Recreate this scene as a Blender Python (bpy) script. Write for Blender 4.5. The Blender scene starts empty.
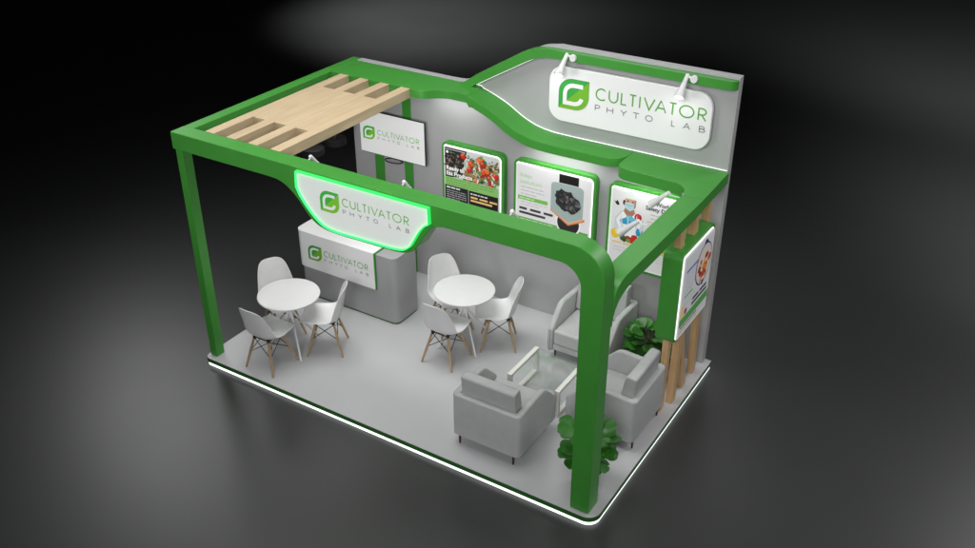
import bpy, bmesh, math, random
from mathutils import Vector, Matrix

S = 0.8364          # survey units -> metres (the stand is 5 m x 3 m)
Z0 = 0.122          # platform top above the hall floor, in survey units
PI = math.pi
sc = bpy.context.scene
COL = sc.collection

def W(x, y, z):
    return Vector((x * S, y * S, (z + Z0) * S))

# ------------------------------------------------------------------ camera, world, lamps, exposure
cam_d = bpy.data.cameras.new('camera')
cam = bpy.data.objects.new('camera', cam_d)
COL.objects.link(cam)
cam_d.sensor_width = 36.0
cam_d.lens = 36.0 * 966.01 / 975.0
cam_d.clip_start = 0.1
cam_d.clip_end = 400.0
cam.location = W(9.13771, -7.26963, 7.67100)
cam.rotation_euler = (PI / 2 - 0.523845, 0.0, 0.556508)
sc.camera = cam

world = bpy.data.worlds.new('World')
sc.world = world
world.use_nodes = True
wb = world.node_tree.nodes['Background']
wb.inputs['Color'].default_value = (0.85, 0.9, 1.0, 1)
wb.inputs['Strength'].default_value = 0.002

sc.view_settings.view_transform = 'Standard'
sc.view_settings.look = 'None'
sc.view_settings.exposure = 0.0
sc.view_settings.gamma = 1.0

def area(name, loc, target, size, power, color=(1, 1, 1), spread=180, size_y=None):
    d = bpy.data.lights.new(name, 'AREA')
    d.energy = power
    d.color = color
    d.size = size * S
    if size_y:
        d.shape = 'RECTANGLE'
        d.size_y = size_y * S
    else:
        d.shape = 'DISK'
    d.spread = math.radians(spread)
    o = bpy.data.objects.new(name, d)
    COL.objects.link(o)
    o.location = W(*loc)
    v = W(*target) - W(*loc)
    o.rotation_euler = v.to_track_quat('-Z', 'Y').to_euler()
    return o

def spot(name, loc, target, power, angle, blend=0.6, radius=0.05, color=(1, 1, 1)):
    d = bpy.data.lights.new(name, 'SPOT')
    d.energy = power
    d.color = color
    d.spot_size = math.radians(angle)
    d.spot_blend = blend
    d.shadow_soft_size = radius
    o = bpy.data.objects.new(name, d)
    COL.objects.link(o)
    o.location = W(*loc)
    v = W(*target) - W(*loc)
    o.rotation_euler = v.to_track_quat('-Z', 'Y').to_euler()
    return o

area('studio_softbox_rear', (2.0, 11.0, 10.0), (2.5, 1.0, 0.0), 5.0, 22, spread=90)
area('studio_softbox_rear', (-3.0, 17.0, 13.0), (3.0, 1.5, 2.0), 8.0, 13, spread=60)
area('studio_softbox_far_side', (13.0, 14.0, 11.0), (5.5, 0.5, 0.0), 5.0, 73, spread=60)
area('studio_softbox_back', (-7.5, 4.6, 7.6), (1.0, -0.6, 0.0), 3.6, 11.5, spread=60)
area('studio_softbox_back', (-7.0, 4.0, 6.5), (-0.5, -2.5, 0.0), 2.5, 2.0, spread=45)
area('studio_softbox_top', (2.6, 0.4, 10.5), (2.6, 1.2, 0.0), 5.0, 102, spread=100)
area('studio_softbox_top_left', (-0.5, 1.0, 9.5), (1.5, 1.5, 0.0), 4.0, 29, spread=80)
area('studio_softbox_high', (-2.0, -8.0, 5.0), (3.0, 3.4, 3.2), 3.0, 18, spread=50)
area('studio_softbox_high', (6.0, -5.0, 8.0), (4.5, 3.4, 3.6), 3.0, 14, spread=40)
area('studio_softbox_front_side', (9.0, -10.0, 8.0), (3.0, 1.0, 1.0), 4.0, 122, spread=90)
area('studio_softbox_right', (13.0, 2.0, 7.0), (3.0, 1.5, 1.0), 4.0, 24, spread=90)
spot('studio_backdrop_spot', (-10.0, 15.0, 8.0), (-7.3, 16.7, 0.0), 4300, 76, 1.0, 0.5)
spot('studio_floor_spot', (2.6, -3.5, 8.0), (2.6, -2.5, 0.0), 150, 60, 1.0, 0.8)
spot('studio_floor_spot', (10.0, 3.0, 8.0), (9.5, 2.0, 0.0), 110, 70, 1.0, 0.8)
spot('studio_floor_spot', (8.0, 14.0, 8.0), (8.0, 24.0, 0.0), 2850, 110, 1.0, 1.0)
spot('studio_floor_spot', (11.0, 8.0, 8.0), (13.0, 12.0, 0.0), 4500, 110, 1.0, 1.0)

# ------------------------------------------------------------------ materials
def mat(name, col, rough=0.5, metal=0.0, emit=None, estr=0.0, var=0.06, scale=6.0, bump=0.0, bscale=60.0,
        spec=0.5, trans=0.0, ior=1.45, alpha=1.0, coat=0.0):
    m = bpy.data.materials.new(name)
    m.use_nodes = True
    nt = m.node_tree
    b = nt.nodes['Principled BSDF']
    b.inputs['Roughness'].default_value = rough
    b.inputs['Metallic'].default_value = metal
    b.inputs['Specular IOR Level'].default_value = spec
    b.inputs['Transmission Weight'].default_value = trans
    b.inputs['IOR'].default_value = ior
    b.inputs['Coat Weight'].default_value = coat
    tc = nt.nodes.new('ShaderNodeTexCoord')
    if var > 0:
        n = nt.nodes.new('ShaderNodeTexNoise')
        n.inputs['Scale'].default_value = scale
        n.inputs['Detail'].default_value = 5
        nt.links.new(tc.outputs['Object'], n.inputs['Vector'])
        r = nt.nodes.new('ShaderNodeMapRange')
        r.inputs['From Min'].default_value = 0.3
        r.inputs['From Max'].default_value = 0.7
        r.inputs['To Min'].default_value = 1 - var
        r.inputs['To Max'].default_value = 1 + var
        nt.links.new(n.outputs['Fac'], r.inputs['Value'])
        mx = nt.nodes.new('ShaderNodeMix')
        mx.data_type = 'RGBA'
        mx.blend_type = 'MULTIPLY'
        mx.inputs['Factor'].default_value = 1.0
        mx.inputs['A'].default_value = (*col, 1)
        nt.links.new(r.outputs['Result'], mx.inputs['B'])
        nt.links.new(mx.outputs['Result'], b.inputs['Base Color'])
        r2 = nt.nodes.new('ShaderNodeMapRange')
        r2.inputs['To Min'].default_value = max(0.02, rough - min(0.06, var))
        r2.inputs['To Max'].default_value = min(1, rough + min(0.06, var))
        nt.links.new(n.outputs['Fac'], r2.inputs['Value'])
        nt.links.new(r2.outputs['Result'], b.inputs['Roughness'])
    else:
        b.inputs['Base Color'].default_value = (*col, 1)
    if bump > 0:
        n2 = nt.nodes.new('ShaderNodeTexNoise')
        n2.inputs['Scale'].default_value = bscale
        n2.inputs['Detail'].default_value = 3
        nt.links.new(tc.outputs['Object'], n2.inputs['Vector'])
        bp = nt.nodes.new('ShaderNodeBump')
        bp.inputs['Strength'].default_value = bump
        bp.inputs['Distance'].default_value = 0.003
        nt.links.new(n2.outputs['Fac'], bp.inputs['Height'])
        nt.links.new(bp.outputs['Normal'], b.inputs['Normal'])
    if emit:
        b.inputs['Emission Color'].default_value = (*emit, 1)
        b.inputs['Emission Strength'].default_value = estr
    return m

def wood_mat(name, c1, c2, axis, stretch=14.0, rough=0.5):
    m = bpy.data.materials.new(name)
    m.use_nodes = True
    nt = m.node_tree
    b = nt.nodes['Principled BSDF']
    b.inputs['Roughness'].default_value = rough
    tc = nt.nodes.new('ShaderNodeTexCoord')
    mp = nt.nodes.new('ShaderNodeMapping')
    s = [stretch, stretch, stretch]
    s['xyz'.index(axis)] = 0.9
    mp.inputs['Scale'].default_value = s
    nt.links.new(tc.outputs['Object'], mp.inputs['Vector'])
    n = nt.nodes.new('ShaderNodeTexNoise')
    n.inputs['Scale'].default_value = 2.2
    n.inputs['Detail'].default_value = 8
    n.inputs['Distortion'].default_value = 0.6
    nt.links.new(mp.outputs['Vector'], n.inputs['Vector'])
    n2 = nt.nodes.new('ShaderNodeTexNoise')
    n2.inputs['Scale'].default_value = 3.0
    nt.links.new(tc.outputs['Object'], n2.inputs['Vector'])
    ad = nt.nodes.new('ShaderNodeMath')
    ad.operation = 'MULTIPLY_ADD'
    ad.inputs[1].default_value = 0.75
    nt.links.new(n.outputs['Fac'], ad.inputs[0])
    m3 = nt.nodes.new('ShaderNodeMath')
    m3.operation = 'MULTIPLY'
    m3.inputs[1].default_value = 0.25
    nt.links.new(n2.outputs['Fac'], m3.inputs[0])
    nt.links.new(m3.outputs[0], ad.inputs[2])
    cr = nt.nodes.new('ShaderNodeValToRGB')
    cr.color_ramp.elements[0].position = 0.34
    cr.color_ramp.elements[0].color = (*c1, 1)
    cr.color_ramp.elements[1].position = 0.66
    cr.color_ramp.elements[1].color = (*c2, 1)
    nt.links.new(ad.outputs[0], cr.inputs['Fac'])
    nt.links.new(cr.outputs['Color'], b.inputs['Base Color'])
    bp = nt.nodes.new('ShaderNodeBump')
    bp.inputs['Strength'].default_value = 0.15
    bp.inputs['Distance'].default_value = 0.002
    nt.links.new(n.outputs['Fac'], bp.inputs['Height'])
    nt.links.new(bp.outputs['Normal'], b.inputs['Normal'])
    return m

M = {}
M['floor'] = mat('hall_floor', (0.030, 0.031, 0.031), 0.37, var=0.03, scale=0.5, bump=0.05, bscale=35, spec=0.65)
M['deck'] = mat('deck_grey', (0.48, 0.48, 0.49), 0.32, var=0.02, scale=2.5)
M['green'] = mat('green_paint', (0.054, 0.295, 0.038), 0.42, var=0.04, scale=5, bump=0.05, bscale=120)
M['green_dark'] = mat('green_trim', (0.028, 0.14, 0.022), 0.4, var=0.03)
M['wall'] = mat('wall_grey', (0.41, 0.41, 0.415), 0.55, var=0.025, scale=3, bump=0.05, bscale=90)
M['white'] = mat('white_laminate', (0.86, 0.86, 0.86), 0.35, var=0.015, scale=4)
M['board'] = mat('white_board', (0.86, 0.86, 0.86), 0.45, var=0.01)
M['plastic'] = mat('white_plastic', (0.69, 0.69, 0.69), 0.38, var=0.015, scale=9)
M['counter'] = mat('counter_grey', (0.36, 0.36, 0.365), 0.38, var=0.02, scale=4)
M['fabric'] = mat('pale_leather', (0.44, 0.45, 0.445), 0.55, var=0.035, scale=12, bump=0.25, bscale=220)
M['black'] = mat('black_metal', (0.012, 0.012, 0.013), 0.4, var=0.05)
M['shade'] = mat('shade_black', (0.006, 0.006, 0.006), 0.75, var=0, spec=0.2)
M['wire'] = mat('black_wire', (0.02, 0.02, 0.02), 0.4, metal=0.5, var=0)
M['sofa_leg'] = mat('bronze_leg', (0.10, 0.055, 0.045), 0.35, metal=0.7, var=0.05)
M['lamp'] = mat('lamp_white', (0.78, 0.78, 0.78), 0.35, var=0.01)
M['lens'] = mat('lamp_lens', (0.85, 0.85, 0.85), 0.4, var=0, emit=(1, 1, 1), estr=0.35)
M['led'] = mat('led_white', (0.9, 0.9, 0.9), 0.5, var=0, emit=(0.93, 1.0, 0.95), estr=1.5)
M['led_soft'] = mat('led_white_soft', (0.9, 0.9, 0.9), 0.5, var=0, emit=(1.0, 1.0, 1.0), estr=1.15)
M['led_line'] = mat('led_white_dim', (0.9, 0.9, 0.9), 0.5, var=0, emit=(1.0, 1.0, 1.0), estr=0.8)
M['led_green'] = mat('led_green', (0.02, 0.25, 0.06), 0.5, var=0, emit=(0.03, 0.85, 0.14), estr=0.9)
M['led_green_in'] = mat('led_green_inner', (0.02, 0.3, 0.08), 0.5, var=0, emit=(0.02, 0.85, 0.12), estr=3.2)
M['sign'] = mat('sign_white', (0.80, 0.80, 0.80), 0.4, var=0.01, emit=(0.88, 1.0, 0.92), estr=0.15)
M['screen'] = mat('tv_screen', (0.62, 0.62, 0.62), 0.3, var=0, emit=(1, 1, 1), estr=0.30)
M['leaf_dark'] = mat('emblem_green', (0.045, 0.36, 0.06), 0.4, var=0)
M['leaf_light'] = mat('emblem_lime', (0.17, 0.46, 0.03), 0.4, var=0)
M['leaf_dark_lit'] = mat('emblem_green_lit', (0.045, 0.36, 0.06), 0.4, var=0, emit=(0.045, 0.40, 0.04), estr=0.30)
M['leaf_light_lit'] = mat('emblem_lime_lit', (0.17, 0.46, 0.03), 0.4, var=0, emit=(0.15, 0.46, 0.03), estr=0.30)
M['text_green_lit'] = mat('lettering_green_lit', (0.13, 0.40, 0.06), 0.45, var=0, emit=(0.13, 0.40, 0.06), estr=0.25)
M['text_green'] = mat('lettering_green', (0.11, 0.40, 0.05), 0.45, var=0)
M['text_grey'] = mat('lettering_grey', (0.24, 0.24, 0.25), 0.45, var=0)
M['glass'] = mat('clear_glass', (0.93, 0.97, 0.95), 0.03, trans=1.0, var=0, ior=1.45)
gm = M['glass']
gn = gm.node_tree
tr = gn.nodes.new('ShaderNodeBsdfTransparent')
tr.inputs['Color'].default_value = (0.95, 0.97, 0.96, 1)
gl = gn.nodes.new('ShaderNodeBsdfGlossy')
gl.inputs['Roughness'].default_value = 0.05
ms = gn.nodes.new('ShaderNodeMixShader')
ms.inputs[0].default_value = 0.09
gn.links.new(tr.outputs[0], ms.inputs[1])
gn.links.new(gl.outputs[0], ms.inputs[2])
gn.links.new(ms.outputs[0], gn.nodes['Material Output'].inputs['Surface'])
M['frame_white'] = mat('table_frame_white', (0.74, 0.73, 0.69), 0.3, var=0.02)
M['wood'] = wood_mat('pale_wood', (0.52, 0.395, 0.235), (0.61, 0.475, 0.305), 'y', 9)
M['post_wood'] = wood_mat('post_wood', (0.56, 0.345, 0.165), (0.68, 0.45, 0.24), 'z', 12)
M['leg_wood'] = wood_mat('leg_wood', (0.33, 0.22, 0.12), (0.46, 0.33, 0.19), 'z', 30)
M['leaf'] = mat('plant_leaf', (0.026, 0.150, 0.012), 0.38, var=0.35, scale=9)
M['stem'] = mat('plant_stem', (0.05, 0.07, 0.025), 0.6, var=0.1)
M['pot'] = mat('plant_pot', (0.05, 0.05, 0.05), 0.5, var=0.1)
M['soil'] = mat('soil', (0.03, 0.022, 0.015), 0.9, var=0.3, scale=40)
M['panel'] = mat('poster_white', (0.78, 0.78, 0.78), 0.4, var=0, emit=(1, 1, 1), estr=0.16)

_pm = {}
def ink(r, g, b):
    k = (round(r, 3), round(g, 3), round(b, 3))
    if k not in _pm:
        _pm[k] = mat('ink_%d' % len(_pm), k, 0.4, var=0, emit=k, estr=0.14)
    return _pm[k]
def rgb(r, g, b):
    f = lambda c: (c / 255 / 12.92) if c / 255 <= 0.04045 else ((c / 255 + 0.055) / 1.055) ** 2.4
    return ink(f(r), f(g), f(b))

# ------------------------------------------------------------------ builders
def thing(name, label, cat, loc=(0, 0, 0), rz=0.0, group=None):
    o = bpy.data.objects.new(name, None)
    o.empty_display_size = 0.1
    COL.objects.link(o)
    o.location = W(*loc)
    o.rotation_euler = (0, 0, rz)
    o['label'] = label
    o['category'] = cat
    if group:
        o['group'] = group
    return o

def make(name, bm, m, parent, bevel=0.0, smooth=None, seg=2, label=None):
    """link a bmesh (in survey units, local to its thing) as one mesh object"""
    me = bpy.data.meshes.new(name)
    bmesh.ops.recalc_face_normals(bm, faces=bm.faces)
    bm.to_mesh(me)
    bm.free()
    for v in me.vertices:
        v.co *= S
    mats = m if isinstance(m, (list, tuple)) else [m]
    for q in mats:
        me.materials.append(q)
    if smooth is not None:
        for p in me.polygons:
            p.use_smooth = True
        if smooth < 180:
            me.set_sharp_from_angle(angle=math.radians(smooth))
    o = bpy.data.objects.new(name, me)
    COL.objects.link(o)
    if parent is not None:
        o.parent = parent
    if bevel:
        md = o.modifiers.new('edge', 'BEVEL')
        md.width = bevel * S
        md.segments = seg
        md.limit_method = 'ANGLE'
        md.angle_limit = math.radians(40)
        md.harden_normals = True
        for p in me.polygons:
            p.use_smooth = True
        me.set_sharp_from_angle(angle=math.radians(35))
    if label:
        o['label'] = label
    return o

def box(bm, x0, x1, y0, y1, z0, z1):
    v = [bm.verts.new(p) for p in ((x0, y0, z0), (x1, y0, z0), (x1, y1, z0), (x0, y1, z0),
                                   (x0, y0, z1), (x1, y0, z1), (x1, y1, z1), (x0, y1, z1))]
    for f in ((0, 3, 2, 1), (4, 5, 6, 7), (0, 1, 5, 4), (1, 2, 6, 5), (2, 3, 7, 6), (3, 0, 4, 7)):
        bm.faces.new([v[i] for i in f])

def boxo(name, dims, m, parent, bevel=0.004):
    bm = bmesh.new()
    box(bm, *dims)
    return make(name, bm, m, parent, bevel)

def prism(bm, pts, a, b, plane='xz'):
    """extrude a 2-D outline from a to b along the missing axis"""
    def P(p, t):
        if plane == 'xz':
            return (p[0], t, p[1])
        if plane == 'yz':
            return (t, p[0], p[1])
        return (p[0], p[1], t)
    A = [bm.verts.new(P(p, a)) for p in pts]
    B = [bm.verts.new(P(p, b)) for p in pts]
    n = len(pts)
    bm.faces.new(A)
    bm.faces.new(B[::-1])
    for i in range(n):
        bm.faces.new((A[i], B[i], B[(i + 1) % n], A[(i + 1) % n]))

def tube(bm, p0, p1, r0, r1=None, n=12, cap=True):
    r1 = r0 if r1 is None else r1
    p0, p1 = Vector(p0), Vector(p1)
    d = (p1 - p0).normalized()
    a = d.orthogonal().normalized()
    b = d.cross(a)
    A = [bm.verts.new(p0 + (a * math.cos(2 * PI * i / n) + b * math.sin(2 * PI * i / n)) * r0) for i in range(n)]
    B = [bm.verts.new(p1 + (a * math.cos(2 * PI * i / n) + b * math.sin(2 * PI * i / n)) * r1) for i in range(n)]
    for i in range(n):
        bm.faces.new((A[i], A[(i + 1) % n], B[(i + 1) % n], B[i]))
    if cap:
        bm.faces.new(A[::-1])
        bm.faces.new(B)

def sweep(bm, pts, r, n=8, closed=False):
    """round tube along a polyline"""
    pts = [Vector(p) for p in pts]
    rings = []
    N = len(pts)
    ref = None
    for i, p in enumerate(pts):
        if closed:
            d = pts[(i + 1) % N] - pts[i - 1]
        else:
            d = pts[min(i + 1, N - 1)] - pts[max(i - 1, 0)]
        d.normalize()
        a = (ref - d * ref.dot(d)) if ref is not None else d.orthogonal()
        a.normalize()
        ref = a
        b = d.cross(a)
        rings.append([bm.verts.new(p + (a * math.cos(2 * PI * k / n) + b * math.sin(2 * PI * k / n)) * r) for k in range(n)])
    M_ = N if closed else N - 1
    for i in range(M_):
        A, B = rings[i], rings[(i + 1) % N]
        for k in range(n):
            bm.faces.new((A[k], A[(k + 1) % n], B[(k + 1) % n], B[k]))
    if not closed:
        bm.faces.new(rings[0][::-1])
        bm.faces.new(rings[-1])

def lathe(bm, prof, n=40, c=(0, 0)):
    rings = []
    for r, z in prof:
        rings.append([bm.verts.new((c[0] + max(r, 1e-4) * math.cos(2 * PI * i / n), c[1] + max(r, 1e-4) * math.sin(2 * PI * i / n), z)) for i in range(n)])
    for A, B in zip(rings, rings[1:]):
        for i in range(n):
            bm.faces.new((A[i], A[(i + 1) % n], B[(i + 1) % n], B[i]))
    if prof[0][0] > 1e-3:
        bm.faces.new(rings[0][::-1])
    if prof[-1][0] > 1e-3:
        bm.faces.new(rings[-1])

def smooth_curve(pts, n=8):
    """Catmull-Rom through points"""
    out = []
    P = [Vector(p) for p in pts]
    for i in range(len(P) - 1):
        p0 = P[max(i - 1, 0)]
        p1, p2 = P[i], P[i + 1]
        p3 = P[min(i + 2, len(P) - 1)]
        for k in range(n):
            t = k / n
            out.append(tuple(0.5 * ((2 * p1) + (-p0 + p2) * t + (2 * p0 - 5 * p1 + 4 * p2 - p3) * t * t + (-p0 + 3 * p1 - 3 * p2 + p3) * t ** 3)))
    out.append(tuple(P[-1]))
    return out

def round_poly(pts, rad, n=8):
    """round the corners of a closed polygon; rad a number or one per corner"""
    out = []
    N = len(pts)
    for i in range(N):
        r = rad[i] if isinstance(rad, (list, tuple)) else rad
        p = Vector(pts[i])
        a = Vector(pts[i - 1]) - p
        b = Vector(pts[(i + 1) % N]) - p
        if r <= 1e-6:
            out.append(tuple(p))
            continue
        ang = a.angle(b)
        t = min(r / math.tan(ang / 2), a.length * 0.49, b.length * 0.49)
        rr = t * math.tan(ang / 2)
        a.normalize()
        b.normalize()
        c = p + (a + b).normalized() * (rr / math.sin(ang / 2))
        s, e = p + a * t - c, p + b * t - c
        a0 = math.atan2(s.y, s.x)
        da = math.atan2(e.y, e.x) - a0
        while da > PI:
            da -= 2 * PI
        while da < -PI:
            da += 2 * PI
        for k in range(n + 1):
            q = a0 + da * k / n
            out.append((c.x + rr * math.cos(q), c.y + rr * math.sin(q)))
    return out

def rrect(x0, x1, z0, z1, r, n=8):
    return round_poly([(x0, z0), (x1, z0), (x1, z1), (x0, z1)], r, n)

def shrink(pts, d):
    """offset a closed outline inwards by d"""
    N = len(pts)
    A = sum(pts[i][0] * pts[(i + 1) % N][1] - pts[(i + 1) % N][0] * pts[i][1] for i in range(N))
    sg = 1 if A > 0 else -1
    out = []
    for i in range(N):
        p, q, r = Vector(pts[i - 1]), Vector(pts[i]), Vector(pts[(i + 1) % N])
        e1, e2 = (q - p), (r - q)
        if e1.length < 1e-7:
            e1 = e2
        if e2.length < 1e-7:
            e2 = e1
        e1.normalize()
        e2.normalize()
        n1, n2 = Vector((-e1.y, e1.x)) * sg, Vector((-e2.y, e2.x)) * sg
        m = n1 + n2
        k = m.dot(n1)
        out.append(tuple(q + m * (d / k)) if abs(k) > 0.15 else tuple(q + n1 * d))
    return out

def ring_faces(bm, outer, inner, f):
    """flat band between two outlines with the same number of points"""
    A = [bm.verts.new(f(p)) for p in outer]
    B = [bm.verts.new(f(p)) for p in inner]
    n = len(A)
    for i in range(n):
        bm.faces.new((A[i], A[(i + 1) % n], B[(i + 1) % n], B[i]))

def copy_tree(o, parent=None):
    c = o.copy()
    COL.objects.link(c)
    if parent is not None:
        c.parent = parent
    for ch in list(o.children):
        copy_tree(ch, c)
    return c

# ------------------------------------------------------------------ lettering and emblem
def arc(cx, cy, rx, ry, a0, a1, n=18):
    return [(cx + rx * math.cos(math.radians(a0 + (a1 - a0) * i / n)), cy + ry * math.sin(math.radians(a0 + (a1 - a0) * i / n))) for i in range(n + 1)]

GLYPH = {
    'C': [arc(0.56, 0.5, 0.56, 0.5, 48, 312, 26)],
    'U': [[(0, 1), (0, 0.42)] + arc(0.5, 0.42, 0.5, 0.42, 180, 360, 18)[1:] + [(1, 1)]],
    'L': [[(0, 1), (0, 0), (1, 0)]],
    'T': [[(0, 1), (1, 1)], [(0.5, 1), (0.5, 0)]],
    'I': [[(0.5, 1), (0.5, 0)]],
    'V': [[(0, 1), (0.5, 0), (1, 1)]],
    'A': [[(0, 0), (0.5, 1), (1, 0)], [(0.18, 0.34), (0.82, 0.34)]],
    'O': [arc(0.5, 0.5, 0.5, 0.5, 0, 360, 36)],
    'R': [[(0, 0), (0, 1), (0.45, 1)] + arc(0.45, 0.73, 0.5, 0.27, 90, -90, 14)[1:] + [(0, 0.46)], [(0.42, 0.46), (1, 0)]],
    'P': [[(0, 0), (0, 1), (0.5, 1)] + arc(0.5, 0.72, 0.5, 0.28, 90, -90, 14)[1:] + [(0, 0.44)]],
    'H': [[(0, 0), (0, 1)], [(1, 0), (1, 1)], [(0, 0.52), (1, 0.52)]],
    'Y': [[(0, 1), (0.5, 0.46), (1, 1)], [(0.5, 0.46), (0.5, 0)]],
    'B': [[(0, 0.53), (0, 1), (0.45, 1)] + arc(0.45, 0.765, 0.42, 0.235, 90, -90, 12)[1:] + [(0, 0.53), (0, 0), (0.5, 0)] + arc(0.5, 0.265, 0.5, 0.265, -90, 90, 12)[1:] + [(0.0, 0.53)]],
}
WORD1 = [('C', 0, .102), ('U', .122, .213), ('L', .236, .295), ('T', .311, .381), ('I', .403, .418), ('V', .444, .549), ('A', .549, .651), ('T', .668, .740), ('O', .760, .893), ('R', .922, 1)]
WORD2 = [('P', 0, .050), ('H', .112, .175), ('Y', .240, .302), ('T', .355, .417), ('O', .470, .538), ('L', .704, .740), ('A', .806, .872), ('B', .946, 1)]

def stroke(bm, pts, w, f, depth, mi=0):
    """flat pen stroke of width w along a 2-D polyline; f(p, depth) -> 3-D"""
    P = [Vector(p) for p in pts]
    Q = [P[0]]
    for p in P[1:]:
        if (p - Q[-1]).length > 1e-6:
            Q.append(p)
    P = Q
    closed = (P[0] - P[-1]).length < 1e-5
    if closed:
        P = P[:-1]
    N = len(P)
    L, R = [], []
    for i in range(N):
        if closed or 0 < i < N - 1:
            e1 = (P[i] - P[i - 1]).normalized()
            e2 = (P[(i + 1) % N] - P[i]).normalized()
        elif i == 0:
            e1 = e2 = (P[1] - P[0]).normalized()
        else:
            e1 = e2 = (P[-1] - P[-2]).normalized()
        n1, n2 = Vector((-e1.y, e1.x)), Vector((-e2.y, e2.x))
        m = n1 + n2
        k = m.dot(n1)
        m = m / k if k > 0.35 else n1
        L.append(bm.verts.new(f(P[i] + m * (w / 2), depth)))
        R.append(bm.verts.new(f(P[i] - m * (w / 2), depth)))
    for i in range(N if closed else N - 1):
        j = (i + 1) % N
        fc = bm.faces.new((L[i], R[i], R[j], L[j]))
        fc.material_index = mi

def word(parent, m, layout, x0, x1, z0, h, w, f):
    W_ = x1 - x0
    for ch, a, b in layout:
        k = 0
        bm = bmesh.new()
        for st in GLYPH[ch]:
            xa, xb = x0 + a * W_ + w / 2, x0 + b * W_ - w / 2
            za, zb = z0 + w / 2, z0 + h - w / 2
            stroke(bm, [(xa + p[0] * (xb - xa), za + p[1] * (zb - za)) for p in st], w, f, 0.0008 * (k % 3))
            k += 1
        make('letter', bm, m, parent)

def clip_half(pts, a, b, keep):
    """clip a polygon by the line a->b, keep=+1 left, -1 right"""
    a, b = Vector(a), Vector(b)
    d = b - a
    side = lambda p: keep * (d.x * (p[1] - a.y) - d.y * (p[0] - a.x))
    out = []
    for i in range(len(pts)):
        p, q = pts[i], pts[(i + 1) % len(pts)]
        sp, sq = side(p), side(q)
        if sp >= 0:
            out.append(p)
        if sp * sq < 0:
            t = sp / (sp - sq)
            out.append((p[0] + t * (q[0] - p[0]), p[1] + t * (q[1] - p[1])))
    return out

def logo(parent, ex, ez, h, tx0, tx1, f, white, lit=''):
    """leaf emblem with its lower left at (ex, ez), and the two words"""
    e = h * 1.05
    leaf = round_poly([(0, 0), (1, 0), (1, 1), (0, 1)], [0.02, 0.46, 0.02, 0.46], 12)
    bm = bmesh.new()
    for keep, mi in ((1, 0), (-1, 1)):
        pts = clip_half(leaf, (0, 0.02), (1, 0.98), keep)
        fc = bm.faces.new([bm.verts.new(f(Vector((ex + p[0] * e, ez + p[1] * h)), 0.002)) for p in pts])
        fc.material_index = mi
    cpath = [(0.80, 0.79), (0.50, 0.79)] + arc(0.50, 0.50, 0.29, 0.29, 90, 180, 10)[1:] + [(0.21, 0.20), (0.52, 0.20)] + arc(0.52, 0.44, 0.25, 0.24, -90, -8, 10)[1:]
    stroke(bm, [(ex + p[0] * e, ez + p[1] * h) for p in cpath], 0.135 * h, f, 0.004, 2)
    make('emblem', bm, [M['leaf_dark' + lit], M['leaf_light' + lit], white], parent)
    word(parent, M['text_green' + lit], WORD1, tx0, tx1, ez + 0.475 * h, 0.40 * h, 0.045 * h, f)
    word(parent, M['text_grey'], WORD2, tx0, tx1, ez + 0.13 * h, 0.20 * h, 0.028 * h, f)

# ------------------------------------------------------------------ the hall floor
bm = bmesh.new()
R_ = 120
vs = [bm.verts.new(p) for p in ((-R_, -R_, 0), (R_, -R_, 0), (R_, R_, 0), (-R_, R_, 0))]
bm.faces.new(vs)
fl = make('floor', bm, M['floor'], None)
fl['kind'] = 'structure'
fl['label'] = 'dark grey softly reflecting studio floor around the stand'

# ------------------------------------------------------------------ platform
plat = thing('platform', 'light grey raised deck with green rim and glowing white underlight', 'platform', (0, 0, 0))
outline = round_poly([(0, 0), (6.0, 0), (6.0, 3.61), (0, 3.61)], [0.09, 0.16, 0.02, 0.02], 10)
bm = bmesh.new()
prism(bm, shrink(outline, 0.004), -0.064, 0.0, 'xy')
make('deck', bm, M['deck'], plat)
bm = bmesh.new()
A0, B0 = outline, shrink(outline, 0.004)
for za, zb, P_ in ((-0.066, -0.003, outline),):
    a = [bm.verts.new((p[0], p[1], za)) for p in P_]
    b = [bm.verts.new((p[0], p[1], zb)) for p in P_]
    for i in range(len(P_)):
        bm.faces.new((a[i], a[(i + 1) % len(a)], b[(i + 1) % len(a)], b[i]))
make('edge_trim', bm, M['green_dark'], plat)
bm = bmesh.new()
o2 = shrink(outline, 0.012)
a = [bm.verts.new((p[0], p[1], -0.119)) for p in o2]
b = [bm.verts.new((p[0], p[1], -0.068)) for p in o2]
for i in range(len(o2)):
    bm.faces.new((a[i], a[(i + 1) % len(a)], b[(i + 1) % len(a)], b[i]))
make('led_strip', bm, M['led'], plat)
bm = bmesh.new()
prism(bm, shrink(outline, 0.03), -0.121, -0.066, 'xy')
make('base', bm, M['black'], plat)

# ------------------------------------------------------------------ back wall
YW = 3.481
wallT = thing('back_wall', 'tall grey back wall with a stepped curved top edge and two green stripes', 'wall', (3, YW, 0))
def wx(pts):
    return [(p[0] - 3, p[1]) for p in pts]
swoop = smooth_curve([(1.85, 3.302), (2.08, 3.322), (2.36, 3.440), (2.76, 3.685), (3.05, 3.865), (3.26, 3.985), (3.52, 4.036)], 8)
prof = [(0.035, 0), (5.906, 0), (5.906, 4.036)] + swoop[::-1] + [(0.195, 3.302), (0.195, 3.07), (0.035, 3.07)]
bm = bmesh.new()
prism(bm, wx(prof), 0, 0.122, 'xz')
make('wall_panel', bm, M['wall'], wallT, 0.004)
for x0, x1 in ((0.425, 0.600), (0.985, 1.140)):
    boxo('stripe', (x0 - 3, x1 - 3, -0.010, 0.0, 0.0, 3.07), M['green'], wallT, 0.002)

# ------------------------------------------------------------------ green overhead frame
fr = thing('overhead_frame', 'green painted overhead frame with posts, beams and a curved ribbon shelf', 'frame', (0, 0, 0))
YF = 0.060
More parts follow.
